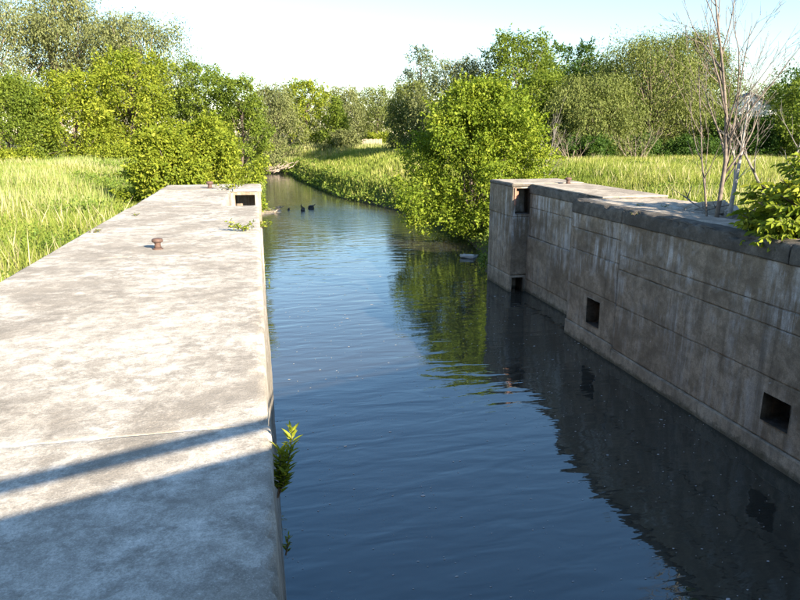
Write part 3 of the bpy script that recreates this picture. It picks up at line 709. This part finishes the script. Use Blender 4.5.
# ------------------------------------------------------------------ bare trees
def grow(mb, p, d, L, r, lvl, rr, n=None, up=0.12, twig=3):
    ang = R(rr.uniform(20, 34)); jit = .055 if lvl == 0 else .10
    segs = 6 if lvl < 2 else 4
    pts = [Vector(p)]; dirs = [Vector(d).normalized()]
    for k in range(segs):
        nd = (dirs[-1] + Vector((rr.gauss(0, jit), rr.gauss(0, jit), rr.gauss(0, .05)+up*0.5))).normalized()
        dirs.append(nd); pts.append(pts[-1] + nd*L/segs)
    rads = [max(0.004, r*(1-0.8*k/segs)) for k in range(segs+1)]
    mb.tube(pts, rads, 7 if lvl == 0 else (5 if lvl == 1 else 3))
    if lvl >= twig: return
    nb = n or (9 if lvl == 0 else 4)
    for b in range(nb):
        q = 0.25 + 0.72*(b+rr.random()*0.6)/nb
        i = min(segs-1, int(q*segs)); base = pts[i].lerp(pts[i+1], q*segs-i)
        ax = dirs[i].orthogonal().normalized(); ax.rotate(__import__('mathutils').Quaternion(dirs[i], rr.uniform(0, 6.283)))
        nd = (dirs[i]*math.cos(ang) + ax*math.sin(ang))
        grow(mb, base, nd, L*rr.uniform(.32, .55)*(1.15-q*0.5), rads[i]*0.55, lvl+1, rr, None, up, twig)
rr = random.Random(5)
BT = thing('bare_tree', (11.4, 14.9, 3.75), 'leafless pinkish-grey tree with several stems rising from broken right wall top', 'tree')
for (dx, dy, d, L, r_, nb_) in ((0, 0, (0.02, 0.0, 1), 6.6, .066, 13), (-0.04, .04, (-.13, .08, 1), 4.5, .034, 6), (.04, .03, (.11, .05, 1), 5.4, .044, 9)):
    mb = MB(); grow(mb, (dx, dy, 0), d, L, r_, 0, rr, nb_); mb.build('stem', M_BARE, BT, True)
WT = thing('bare_tree', (12.55, 15.75, 3.75), 'single bleached white bare trunk right beside the leafless multi-stemmed tree', 'tree')
mb = MB(); grow(mb, (0, 0, 0), (0.0, 0, 1), 3.6, .08, 0, rr, 3); mb.build('stem', M_WHITEBARK, WT, True)
def bare_shrub(u, v, Y, hgt, label, mt, ns=6, spread=.5, zb=None):
    p = at_y(u, v, Y); z = zb if zb is not None else float(ground_h(p[0], Y))-.1
    t = thing('bare_shrub', (p[0], Y, z), label, 'shrub')
    for k in range(ns):
        a = 6.283*k/ns + rr.random()
        mb = MB(); grow(mb, (.1*math.cos(a), .1*math.sin(a), 0), (spread*math.cos(a), spread*math.sin(a), 1), hgt*rr.uniform(.8, 1.1), hgt*.013+.006, 0, rr, 5, twig=2); mb.build('stem', mt, t, True)
bare_shrub(785, 150, 22, 4.6, 'grey leafless shrub above the leafy foreground bush at right edge', M_DEADGREY, 3, .6)
bare_shrub(533, 150, 44, 6.3, 'dead grey branches sticking out right of the big riverside tree', M_DEADGREY, 6, .35, 1.2)
bare_shrub(636, 160, 57, 3.6, 'pale dead branches at the meadow edge under the drooping willow', M_BARK_PALE, 6, .8)
bare_shrub(572, 160, 58, 3.2, 'pale arched dead branches under the left olive willow', M_BARK_PALE, 5, .9)

# ------------------------------------------------------------------ leafy foreground bush on the right wall: compound leaves
def frond_bush(loc, nst, nfr, box, label):
    t = thing('leafy_bush', loc, label, 'bush')
    mb = MB(); Ps = []; Ds = []; Ns = []; Ls = []; rn = []
    r2 = random.Random(9)
    for k in range(nst):
        a = r2.uniform(0, 6.283); q = math.sqrt(r2.random())
        ex, ey = box[0]*q*math.cos(a), box[1]*q*math.sin(a); ez = box[2]*(0.4+0.65*math.sqrt(max(0, 1-q*q*0.85)))*r2.uniform(.35, 1.05)
        b0 = Vector((ex*0.2, ey*0.2, 0)); b2 = Vector((ex, ey, ez)); b1 = b0.lerp(b2, 0.55) + Vector((0, 0, ez*0.22))
        pts = [b0.lerp(b1, s/3) if s <= 3 else b1.lerp(b2, (s-3)/3) for s in range(7)]
        mb.tube(pts, [0.028*(1-0.8*s/6)+.003 for s in range(7)], 5)
        hue = r2.gauss(0.5, .15)
        for f in range(nfr):
            s = 0.28+0.72*(f+r2.random())/nfr; i = min(5, int(s*6)); p = pts[i].lerp(pts[i+1], s*6-i)
            a2 = r2.uniform(0, 6.283); fd = Vector((math.cos(a2), math.sin(a2), r2.uniform(.0, .6))).normalized()
            fl = r2.uniform(.28, .46); npair = r2.choice((3, 4, 4))
            q0 = Vector(p)
            fpts = []
            for g in range(npair+1):
                fr = (g+1)/(npair+1); fpts.append(q0 + fd*fl*fr + Vector((0, 0, -0.32*fl*fr*fr)))
            mb.tube([q0, fpts[len(fpts)//2], fpts[-1]], [.005, .004, .002], 3)
            side = fd.cross(Vector((0, 0, 1))).normalized()
            for g, fp in enumerate(fpts):
                lst = ((1,), (-1,)) if g < npair else ((0,),)
                for (sg,) in lst:
                    dd = (side*sg*0.9 + fd*(0.55 if sg else 1.0) + Vector((0, 0, -0.75+r2.gauss(0, .3)))).normalized()
                    Ps.append(fp); Ds.append(dd); Ns.append(Vector((r2.gauss(.35, .6), r2.gauss(-.6, .6), .55))); Ls.append(r2.uniform(.12, .2)); rn.append(min(1, max(0, hue+r2.gauss(0, .2))))
    mb.build('stem', M_BARK, t, True)
    Ps, Ds, Ns = (np.array([tuple(v) for v in q]) for q in (Ps, Ds, Ns)); Ls = np.array(Ls)
    link('foliage', leaves(Ps, Ds, Ns, Ls, Ls*0.46, np.array(rn), L_YEL, 'foliage', shape=6), t)
frond_bush((12.35, 11.9, 3.9), 190, 17, (2.35, 1.7, 2.1), 'large leafy yellow-green bush spilling over top of the right wall')
frond_bush((14.3, 13.3, 3.8), 130, 16, (2.1, 1.8, 3.3), 'taller leafy bush at the right edge behind the spilling one')

# ------------------------------------------------------------------ broken wall top: rubble and fallen branches
def chunk(loc, s, label, mat, name, cat, group=None, seed=1, flat=.6):
    r2 = random.Random(seed)
    V, Fc = rough_block((-s[0]/2, -s[1]/2, 0), (s[0]/2, s[1]/2, s[2]), res=max(s)/6, rad=min(s)*.22, amp=max(s)*.05, seed=seed*1.7)
    me = bpy.data.meshes.new(name); me.from_pydata([tuple(v) for v in V], [], [tuple(f) for f in Fc]); me.update(); me.materials.append(mat)
    o = link(name, me); o.location = loc; o.rotation_euler = (r2.gauss(0, .14), r2.gauss(0, .14), r2.uniform(0, 6.28))
    return tag(o, label, cat, group)
def soil_h(x, y): return 4.36 + .07*np.sin(x*3.1+y*1.7) + .05*np.sin(x*7.3-y*5.1) + .03*np.sin(x*13+y*11)
tag(link('soil', gridmesh('soil', np.linspace(11.5, 13.75, 24), np.linspace(10.2, 17.9, 60), soil_h, M_SOIL)), 'dry soil filling the broken hollow in the right wall top', kind='structure')
GRB = 'concrete chunks in the broken wall top'
chunk((12.75, 17.1, 4.22), (1.3, .5, .42), 'long broken concrete slab lying left of the bare tree trunks', M_RUBBLE, 'concrete_chunk', 'rubble', GRB, 3)
for k, (x, y, s) in enumerate(((11.8, 17.2, .4), (12.1, 16.6, .3), (11.75, 16.2, .25), (13.2, 16.6, .45), (12.0, 15.6, .22), (12.9, 15.3, .3), (11.8, 14.2, .25), (13.3, 14.6, .4))):
    chunk((x, y, 4.3), (s*1.3, s, s*.6), 'small rough concrete chunk in the broken hollow around the bare trees', M_RUBBLE, 'concrete_chunk', 'rubble', GRB, 10+k)
def branch(p0, p1, r_, label, mat, name='fallen_branch', cat='branch', group=None, sub=3, seed=0):
    r2 = random.Random(seed); p0 = Vector(p0); p1 = Vector(p1)
    o = thing(name, p0, label, cat, group); mb = MB(); d = p1-p0
    pts = [d*k/5 + Vector((r2.gauss(0, .03), r2.gauss(0, .03), r2.gauss(0, .02)))*d.length for k in range(6)]
    mb.tube(pts, [r_*(1-.13*k) for k in range(6)], 7)
    for s in range(sub):
        k = r2.randint(1, 4); e = pts[k] + (d.normalized()*.5 + Vector((r2.gauss(0, .5), r2.gauss(0, .5), abs(r2.gauss(0, .4)))))*d.length*.35
        mb.tube([pts[k], pts[k].lerp(e, .5)+Vector((0, 0, .02)), e], [r_*.5, r_*.35, r_*.15], 5)
    ob = mb.build('wood', mat, o, True); return o
GB = 'fallen branches round the bare trees'
for k, (a, b) in enumerate((((11.75, 17.0, 4.38), (13.1, 16.0, 4.75)), ((12.6, 15.2, 4.38), (13.9, 16.2, 4.9)), ((12.0, 14.4, 4.38), (13.2, 14.0, 4.85)), ((11.9, 15.7, 4.38), (12.0, 17.3, 4.95)), ((12.9, 15.0, 4.38), (13.9, 14.9, 5.05)))):
    branch(a, b, .028, 'grey dead branch lying tangled at the foot of the bare trees', M_DEADGREY, group=GB, sub=5, seed=k)

# ------------------------------------------------------------------ grasses and weeds
def blades(P, h, w, rnd, mat, name, lean=.35):
    n = len(P); a = rng.uniform(0, 6.283, n); S = np.stack([np.cos(a), np.sin(a), a*0], 1); b = rng.uniform(0, 6.283, n)
    Ln = np.stack([np.cos(b), np.sin(b), a*0], 1)*(lean*h*rng.random(n))[:, None]
    Z = np.array([0, 0, 1.0]); h = h[:, None]; w = np.asarray(w).reshape(-1, 1)*np.ones((n, 1))
    V = np.stack([P, P+Z*h*.42+Ln*.2-S*w*.55, P+Z*h*(1-.15*lean)+Ln, P+Z*h*.42+Ln*.2+S*w*.55], 1).reshape(-1, 3)
    i = np.arange(n)*4
    return fastmesh(name, V, np.stack([i, i+1, i+2, i+3], 1), mat, rnd)
def vnoise(x, y, s): return np.sin(x/s*2.1+1.7*np.sin(y/s*1.3))*np.cos(y/s*1.7+1.3*np.sin(x/s*.9+2))
def meadow(n, test, xr, yr, mat, name, label, hfun, wfun, hue, power=1.6, lean=.35):
    y = yr[0] + (yr[1]-yr[0])*rng.random(n*4)**power; x = rng.uniform(xr[0], xr[1], n*4)
    k = test(x, y); x, y = x[k][:n], y[k][:n]
    P = np.stack([x, y, ground_h(x, y)-.05], 1)
    pn = .5*vnoise(x, y, 7)+.3*vnoise(x+9, y, 2.6)
    rnd = np.clip(hue + .34*pn + rng.normal(0, .17, len(x)), 0, 1)
    me = blades(P, hfun(x, y)*rng.uniform(.7, 1.2, len(x))*(1+.5*pn), wfun(y), rnd, mat, name, lean)
    tag(link(name, me), label, 'grass', kind='stuff')
# left meadow: visible wedge only, ending at the tree line
fl = lambda x, y: (x < -3.78) & (x > -5-y*.47) & (river_d(x, y) > 1.5) & ((y < 28.6) | (x < -4.5))
meadow(110000, fl, (-40, -3.7), (7, 62), L_GRASS, 'meadow_grass', 'tall yellow-green grass beside the left walkway', lambda x, y: np.where(x > -5.2, .42, .66), lambda y: .006+.0007*y, .34, 1.4, .6)
meadow(30000, lambda x, y: fl(x, y) & (x < -5.5), (-45, -5), (24, 76), L_REED, 'meadow_reeds', 'paler straw-tipped reeds farther back in the left meadow', lambda x, y: .85+.25*vnoise(x, y, 5), lambda y: .010+.0008*y, .48, 1.1, .4)
meadow(3500, lambda x, y: fl(x, y) & (vnoise(x, y, 4.1) > .05), (-40, -4), (9, 66), L_REED, 'dead_stalks', 'dry straw-coloured dead stalks standing in the left meadow', lambda x, y: 1.0+0*x, lambda y: .010+.0007*y, .95, 1.2, .5)
fr = lambda x, y: (river_d(x, y) > 3.5) & (x > 13.7) & (x < 4+y*.85)
meadow(70000, fr, (13, 60), (17, 64), L_GRASS, 'meadow_grass', 'sunlit yellow-green grass behind the right wall', lambda x, y: np.where(y < 30, .55, .8), lambda y: .009+.0008*y, .35, 1.25, .5)
meadow(2000, lambda x, y: fr(x, y) & (vnoise(x, y, 4.1) > .1), (14, 55), (20, 62), L_REED, 'dead_stalks', 'dry straw-coloured dead stalks standing in the right meadow', lambda x, y: 1.05+0*x, lambda y: .010+.0008*y, .95, 1.2, .5)
fc = lambda x, y: (river_d(x, y) > 0.3) & (x > 4) & (x < 8+y*.3) & (x < 30)
meadow(34000, fc, (4, 32), (44, 128), L_GRASS, 'meadow_grass', 'bright grass on the river bank in the centre', lambda x, y: .95+0*x, lambda y: .02+.0011*y, .42, 1.1)
meadow(14000, lambda x, y: (river_d(x, y) > 0.3) & (x > 3) & (x < 40), (3, 40), (118, 156), L_REED, 'meadow_reeds', 'pale grey-green reeds at the far edge of the middle meadow', lambda x, y: 1.3+0*x, lambda y: .14+0*y, .5, 1.0)
meadow(9000, lambda x, y: (river_d(x, y) > 0.1) & (river_d(x, y) < 6) & (x < 2), (-14, 2), (30, 126), L_REED, 'bank_reeds', 'reeds along the left river bank beyond the walkway', lambda x, y: .9+0*x, lambda y: .02+.001*y, .55, 1.0)
def weeds(n, yr, side, label):
    y = rng.uniform(*yr, n*3); x = rng.uniform(-6, 20, n*3); d = river_d(x, y); c = (d > -0.25) & (d < 3.4) & ((x > 4) if side > 0 else (x < 3))
    x, y, d = x[c][:n], y[c][:n], d[c][:n]; n = len(x)
    cl = .5+.5*vnoise(x, y, 1.5)
    z = np.maximum(ground_h(x, y), 0) + rng.random(n)*(0.35+.75*cl)
    P = np.stack([x, y, z], 1)
    me = leaves(P, rdir(n)+np.array([-.3*side, -.2, 0]), rdir(n)*.6+np.array([-.3*side, -.3, .8]), .16*(.7+.8*rng.random(n))*(.6+y/90), .10*(.6+y/90), np.clip(.45+.3*(cl-.5)+rng.normal(0, .2, n), 0, 1), L_WEED, 'bank_weeds')
    tag(link('bank_weeds', me), label, 'weeds', kind='stuff')
def meadow_weeds(n, test, xr, yr, label):
    y = rng.uniform(*yr, n*6); x = rng.uniform(*xr, n*6); k = test(x, y) & (vnoise(x, y, 3.3)+.5*vnoise(x+4, y, 1.3) > .35); x, y = x[k][:n], y[k][:n]; n = len(x)
    P = np.stack([x, y, ground_h(x, y) + rng.random(n)**.7*(.5+.35*vnoise(x, y, 2.1))], 1)
    me = leaves(P, rdir(n)+np.array([0, 0, .2]), rdir(n)*.7+np.array([.1, -.4, .5]), .11*(.5+y/45)*(.6+.8*rng.random(n)), .055*(.5+y/45), np.clip(.4+rng.normal(0, .22, n), 0, 1), L_WEED, 'meadow_weeds')
    tag(link('meadow_weeds', me), label, 'weeds', kind='stuff')
meadow_weeds(26000, fl, (-36, -3.7), (8, 60), 'leafy weeds patched through the left meadow grass')
meadow_weeds(14000, fr, (13.7, 55), (18, 60), 'leafy weeds patched through the right meadow grass')
weeds(46000, (29.5, 122), 1, 'leafy weeds tumbling down the right river bank to the water')
weeds(9000, (29.5, 122), -1, 'leafy weeds along the left river bank past the walkway end')

# small plants growing in the lock walls
def sprig(loc, lean, hgt, ns, label, lf=.055, lmat=None):
    t = thing('wall_weed', loc, label, 'plant', 'weeds rooted in the concrete')
    mb = MB(); Ps = []; Ds = []; rn = []; r2 = random.Random(int(loc[1]*100))
    for s in range(ns):
        hh = hgt*(1-.28*s*r2.uniform(.5, 1.1)); hh = max(hh, hgt*.3)
        d = Vector(lean) + Vector((r2.gauss(0, .16), r2.gauss(0, .16), 0))*(1 if s else .3)
        pts = [Vector((0, 0, 0)) + Vector((d.x*q*(1.3-.5*q), d.y*q, q))*hh for q in np.linspace(0, 1, 6)]
        mb.tube(pts, [.006*(1-.13*k) for k in range(6)], 5)
        nl = int(hh/.011)
        for k in range(nl):
            q = .18+.82*k/nl; i = min(4, int(q*5)); p = pts[i].lerp(pts[i+1], q*5-i); a = k*2.4
            Ps.append(p); Ds.append(Vector((math.cos(a), math.sin(a), .75+.6*(q > .85)))); rn.append(min(1, max(0, .2+.65*q+r2.gauss(0, .1))))
    mb.build('stem', M_BARK, t, True)
    Ps = np.array([tuple(v) for v in Ps]); Ds = np.array([tuple(v) for v in Ds]); n = len(Ps)
    link('foliage', leaves(Ps, Ds, rng.normal(size=(n, 3))*.2+np.array([0, 0, 1.0]), lf*(.8+.5*rng.random(n)), lf*.27, np.array(rn), lmat or L_YEL, 'foliage', shape=6), t)
sprig((0.02, 4.25, 4.12), (.3, .02, 1), .50, 5, 'narrow-leaved green plant sprouting from left wall edge at the rail shadow', .09)
sprig((0.05, 3.75, 4.0), (.2, 0, 1), .14, 3, 'tiny green tuft low on the left wall edge below the tall sprouting plant', .04)
def tuft(loc, s, n, label, flat=.5):
    t = thing('wall_weed', loc, label, 'plant', 'weeds rooted in the concrete')
    mb = MB(); Ps = []; Ds = []; r2 = random.Random(int(loc[0]*77+loc[1]*13))
    for k in range(7):
        a = r2.uniform(0, 6.283); e = Vector((s*math.cos(a), s*math.sin(a)*.7, s*flat*r2.uniform(.3, 1)))
        mb.tube([(0, 0, -.01), e*.55+Vector((0, 0, s*.15)), e], [.006, .005, .003], 4)
        for q in range(n//7): 
            f = r2.uniform(.25, 1.05); Ps.append(tuple(e*f + Vector((r2.gauss(0, .12), r2.gauss(0, .12), abs(r2.gauss(0, .1))))*s)); Ds.append((r2.gauss(0, 1), r2.gauss(0, 1), r2.gauss(.3, .5)))
    mb.build('stem', M_BARK, t, True)
    Ps = np.array(Ps); Ds = np.array(Ds); m_ = len(Ps)
    link('foliage', leaves(Ps, Ds, rng.normal(size=(m_, 3))*.4+np.array([0, 0, 1.0]), .11*min(1, s*2)*(.7+.6*rng.random(m_)), .055*min(1, s*2), rng.random(m_), L_YEL, 'foliage', shape=6), t)
p = at_z(246, 231, TOP); tuft((p[0], p[1], TOP), .34, 110, 'trailing green weed on the walkway edge in front of the gate recess')
tuft((0.05, 17.6, 4.2), .35, 90, 'small yellow-green weed hanging over the water from the walkway edge')
p = at_z(226, 190, TOP); tuft((p[0], p[1], TOP), .5, 90, 'pale straw weed on the walkway beside the far bollard')
p = at_z(238, 184.5, TOP); tuft((p[0], 28.4, TOP), .5, 110, 'green weed at the far corner of the walkway end')
p = at_z(136, 216, TOP); tuft((p[0], p[1], TOP), .13, 40, 'little dry weed in the joint left of the walkway middle')
p = at_z(92, 233, TOP); tuft((p[0], p[1], TOP-.02), .2, 50, 'dry brownish weed at the grass side edge of the walkway')
for k, (u, v) in enumerate(((635, 213.5), (664, 206), (640, 205))):
    p = at_z(u, v, TOP); tuft((p[0], p[1], TOP-.04 if k == 0 else 4.5), .17 if k else .1, 40, ['tiny weed on the right wall coping', 'green weed in the broken hollow of the right wall top', 'low weed in the slab joint of the right wall top'][k])

# ------------------------------------------------------------------ river details
def gravel_bar():
    xs_ = np.linspace(-3.5, 3.1, 34); ys_ = np.linspace(54, 65, 34)
    f = lambda x, y: -.25 + .62*np.exp(-(((x+.2)/2.2)**2+((y-59.3)/2.3)**2)) + .04*np.sin(x*5+y*3)
    tag(link('gravel_bar', gridmesh('gravel_bar', xs_, ys_, f, M_SAND)), 'small sandy gravel bar beyond the left wall end', kind='structure')
gravel_bar()
p = at_z(268, 211, .15); tuft((p[0], p[1], .12), .7, 120, 'bright green weed clump on the small gravel bar')
for k, (u, v, s) in enumerate(((275, 210.5, .5), (280, 210, .4), (277, 212.5, .3))):
    p = at_z(u, v, .02); branch((p[0]-s, p[1], .05), (p[0]+s, p[1]+.2, .35), .07, ['pale driftwood stick on the tip of the gravel bar', 'pale short stick propped on gravel bar', 'pale twig at the waterline of the gravel bar'][k], M_DRIFT, 'driftwood_stick', 'driftwood', sub=2, seed=40+k)
def snag(u, v, s, hgt, label, seed):
    p = at_z(u, v, 0); t = thing('waterlogged_snag', (p[0], p[1], 0), label, 'snag', 'dark snags in the riffle'); r2 = random.Random(seed)
    mb = MB(); mb.lathe([(s*.5, -.2), (s*.55, .0), (s*.45, hgt*.3), (s*.3, hgt*.5), (s*.05, hgt*.6)], 9); o = mb.build('stump', M_WETWOOD, t)
    for v_ in o.data.vertices: v_.co += mnoise.noise_vector(v_.co*4+Vector((seed, 0, 0)))*s*.25
    mb = MB()
    for k in range(4):
        a = r2.uniform(0, 6.28); mb.tube([(0, 0, .05), (s*.4*math.cos(a), s*.4*math.sin(a), hgt*.5), (s*(.5+.2*k % .4)*math.cos(a+.4), s*.5*math.sin(a), hgt*(.6+.13*k))], [s*.12, s*.1, s*.05], 6)
    mb.build('root', M_WETWOOD, t)
snag(303, 210.5, .36, .6, 'upright dark snag standing in the riffle', 3)
snag(311, 208.5, .55, .42, 'bulky dark snag in the riffle right of the upright one', 5)
snag(288.5, 209.8, .26, .22, 'smallest dark snag barely above the water near the gravel bar', 8)
p = at_z(470, 256, 0); chunk((p[0], p[1], -.06), (1.5, .8, .16), 'flat pale stone at waterline left of the right wall end', M_ROCK, 'flat_stone', 'stone', seed=51)
chunk((11.2, 29.7, -.2), (.9, 1.1, 2.0), 'tall grey boulder leaning against the far end of the right wall', M_ROCK, 'boulder', 'stone', seed=53).rotation_euler = (.05, .12, .2)
GD = 'driftwood pile at the river bend'
for k in range(9):
    r2 = random.Random(60+k); x = 4.2+r2.uniform(-2.2, 2.2); y = 117+r2.uniform(-1.5, 1.5); z = max(.2, float(ground_h(x, y)))
    a = r2.uniform(-.5, .5); L = r2.uniform(2, 4.2)
    branch((x-L/2*math.cos(a), y-L/2*math.sin(a), z+r2.uniform(0, .4)), (x+L/2*math.cos(a), y+L/2*math.sin(a), z+r2.uniform(.3, 1.6)), r2.uniform(.07, .16), 'bleached log in the driftwood pile where the river bends', M_DRIFT, 'driftwood_log', 'driftwood', GD, 3, 70+k)
def foam():
    n = 900; y = 7 + 26*rng.random(n)**1.3; x = rng.uniform(.15, 9.9, n); x = np.clip(x + .5*np.sin(y*1.1), .15, 9.9); r_ = .006+.010*rng.random(n)**2 + .022*(rng.random(n) < .05)*rng.random(n); r_ *= .7+y/40
    V = []; a0 = rng.uniform(0, 6.28, n); Vs = []
    for k in range(6):
        a = a0+k*math.pi/3; q = r_*(.6+.7*rng.random(n)); Vs.append(np.stack([x+1.6*q*np.cos(a), y+q*np.sin(a), 0*x+.006], 1))
    V = np.stack(Vs, 1).reshape(-1, 3); i = np.arange(n)*6
    tag(link('foam_flecks', fastmesh('foam_flecks', V, np.stack([i+k for k in range(6)], 1), M_FOAM)), 'tiny pale foam flecks drifting on the lock water', 'foam', kind='stuff')
foam()

# ------------------------------------------------------------------ house and fence far behind
hp = at_y(751, 93, 100); HZ = float(ground_h(hp[0], 100)); hz = hp[2]-HZ
HS = thing('white_house', (hp[0], 100, HZ), 'white house gable peeping out between trees at upper right', 'house')
HS.rotation_euler = (0, 0, -.45)
w2, ev = 4.2, hz-2.6
m = MB(); m.add([(-w2, 0, 0), (w2, 0, 0), (w2, 0, ev), (0, 0, hz-.12), (-w2, 0, ev), (-w2, 9, 0), (w2, 9, 0), (w2, 9, ev), (0, 9, hz-.12), (-w2, 9, ev)],
      [(0, 1, 2, 3, 4), (9, 8, 7, 6, 5), (0, 4, 9, 5), (1, 6, 7, 2), (0, 5, 6, 1), (2, 7, 8, 3), (3, 8, 9, 4)]); m.build('wall', M_SIDING, HS)
m = MB()
for s in (-1, 1):
    a = [(0, -.4, hz), (s*(w2+.5), -.4, ev-.31), (s*(w2+.5), 9.4, ev-.31), (0, 9.4, hz)]
    m.add(a + [(x, y, z+.16) for x, y, z in a], [(0, 1, 2, 3), (7, 6, 5, 4), (0, 4, 5, 1), (1, 5, 6, 2), (2, 6, 7, 3), (3, 7, 4, 0)])
m.build('roof', M_ROOF, HS)
for x0, z0 in ((-.5, ev+.2), (-2.6, ev-3), (1.6, ev-3)):
    m = MB(); m.box((x0, -.06, z0), (x0+1.0, -.003, z0+1.2)); wd = m.build('window', M_SIDING, HS)
    m = MB(); m.box((x0+.1, -.075, z0+.1), (x0+.9, -.062, z0+1.1)); m.build('pane', M_GLASS, wd)
fp = at_y(372, 149, 142); FZ = float(ground_h(fp[0], 142))
FN = thing('board_fence', (fp[0], 142, FZ), 'short pale board fence far off at the back of the middle meadow', 'fence')
for k in range(12):
    m = MB(); m.box((-2.1+k*.36, 0, 0), (-1.8+k*.36, .04, 2.1+.06*((k*7) % 3))); m.build('board', M_FENCE, FN)
for z in (.5, 1.6):
    m = MB(); m.box((-2.15, .045, z), (2.2, .1, z+.12)); m.build('rail', M_FENCE, FN)
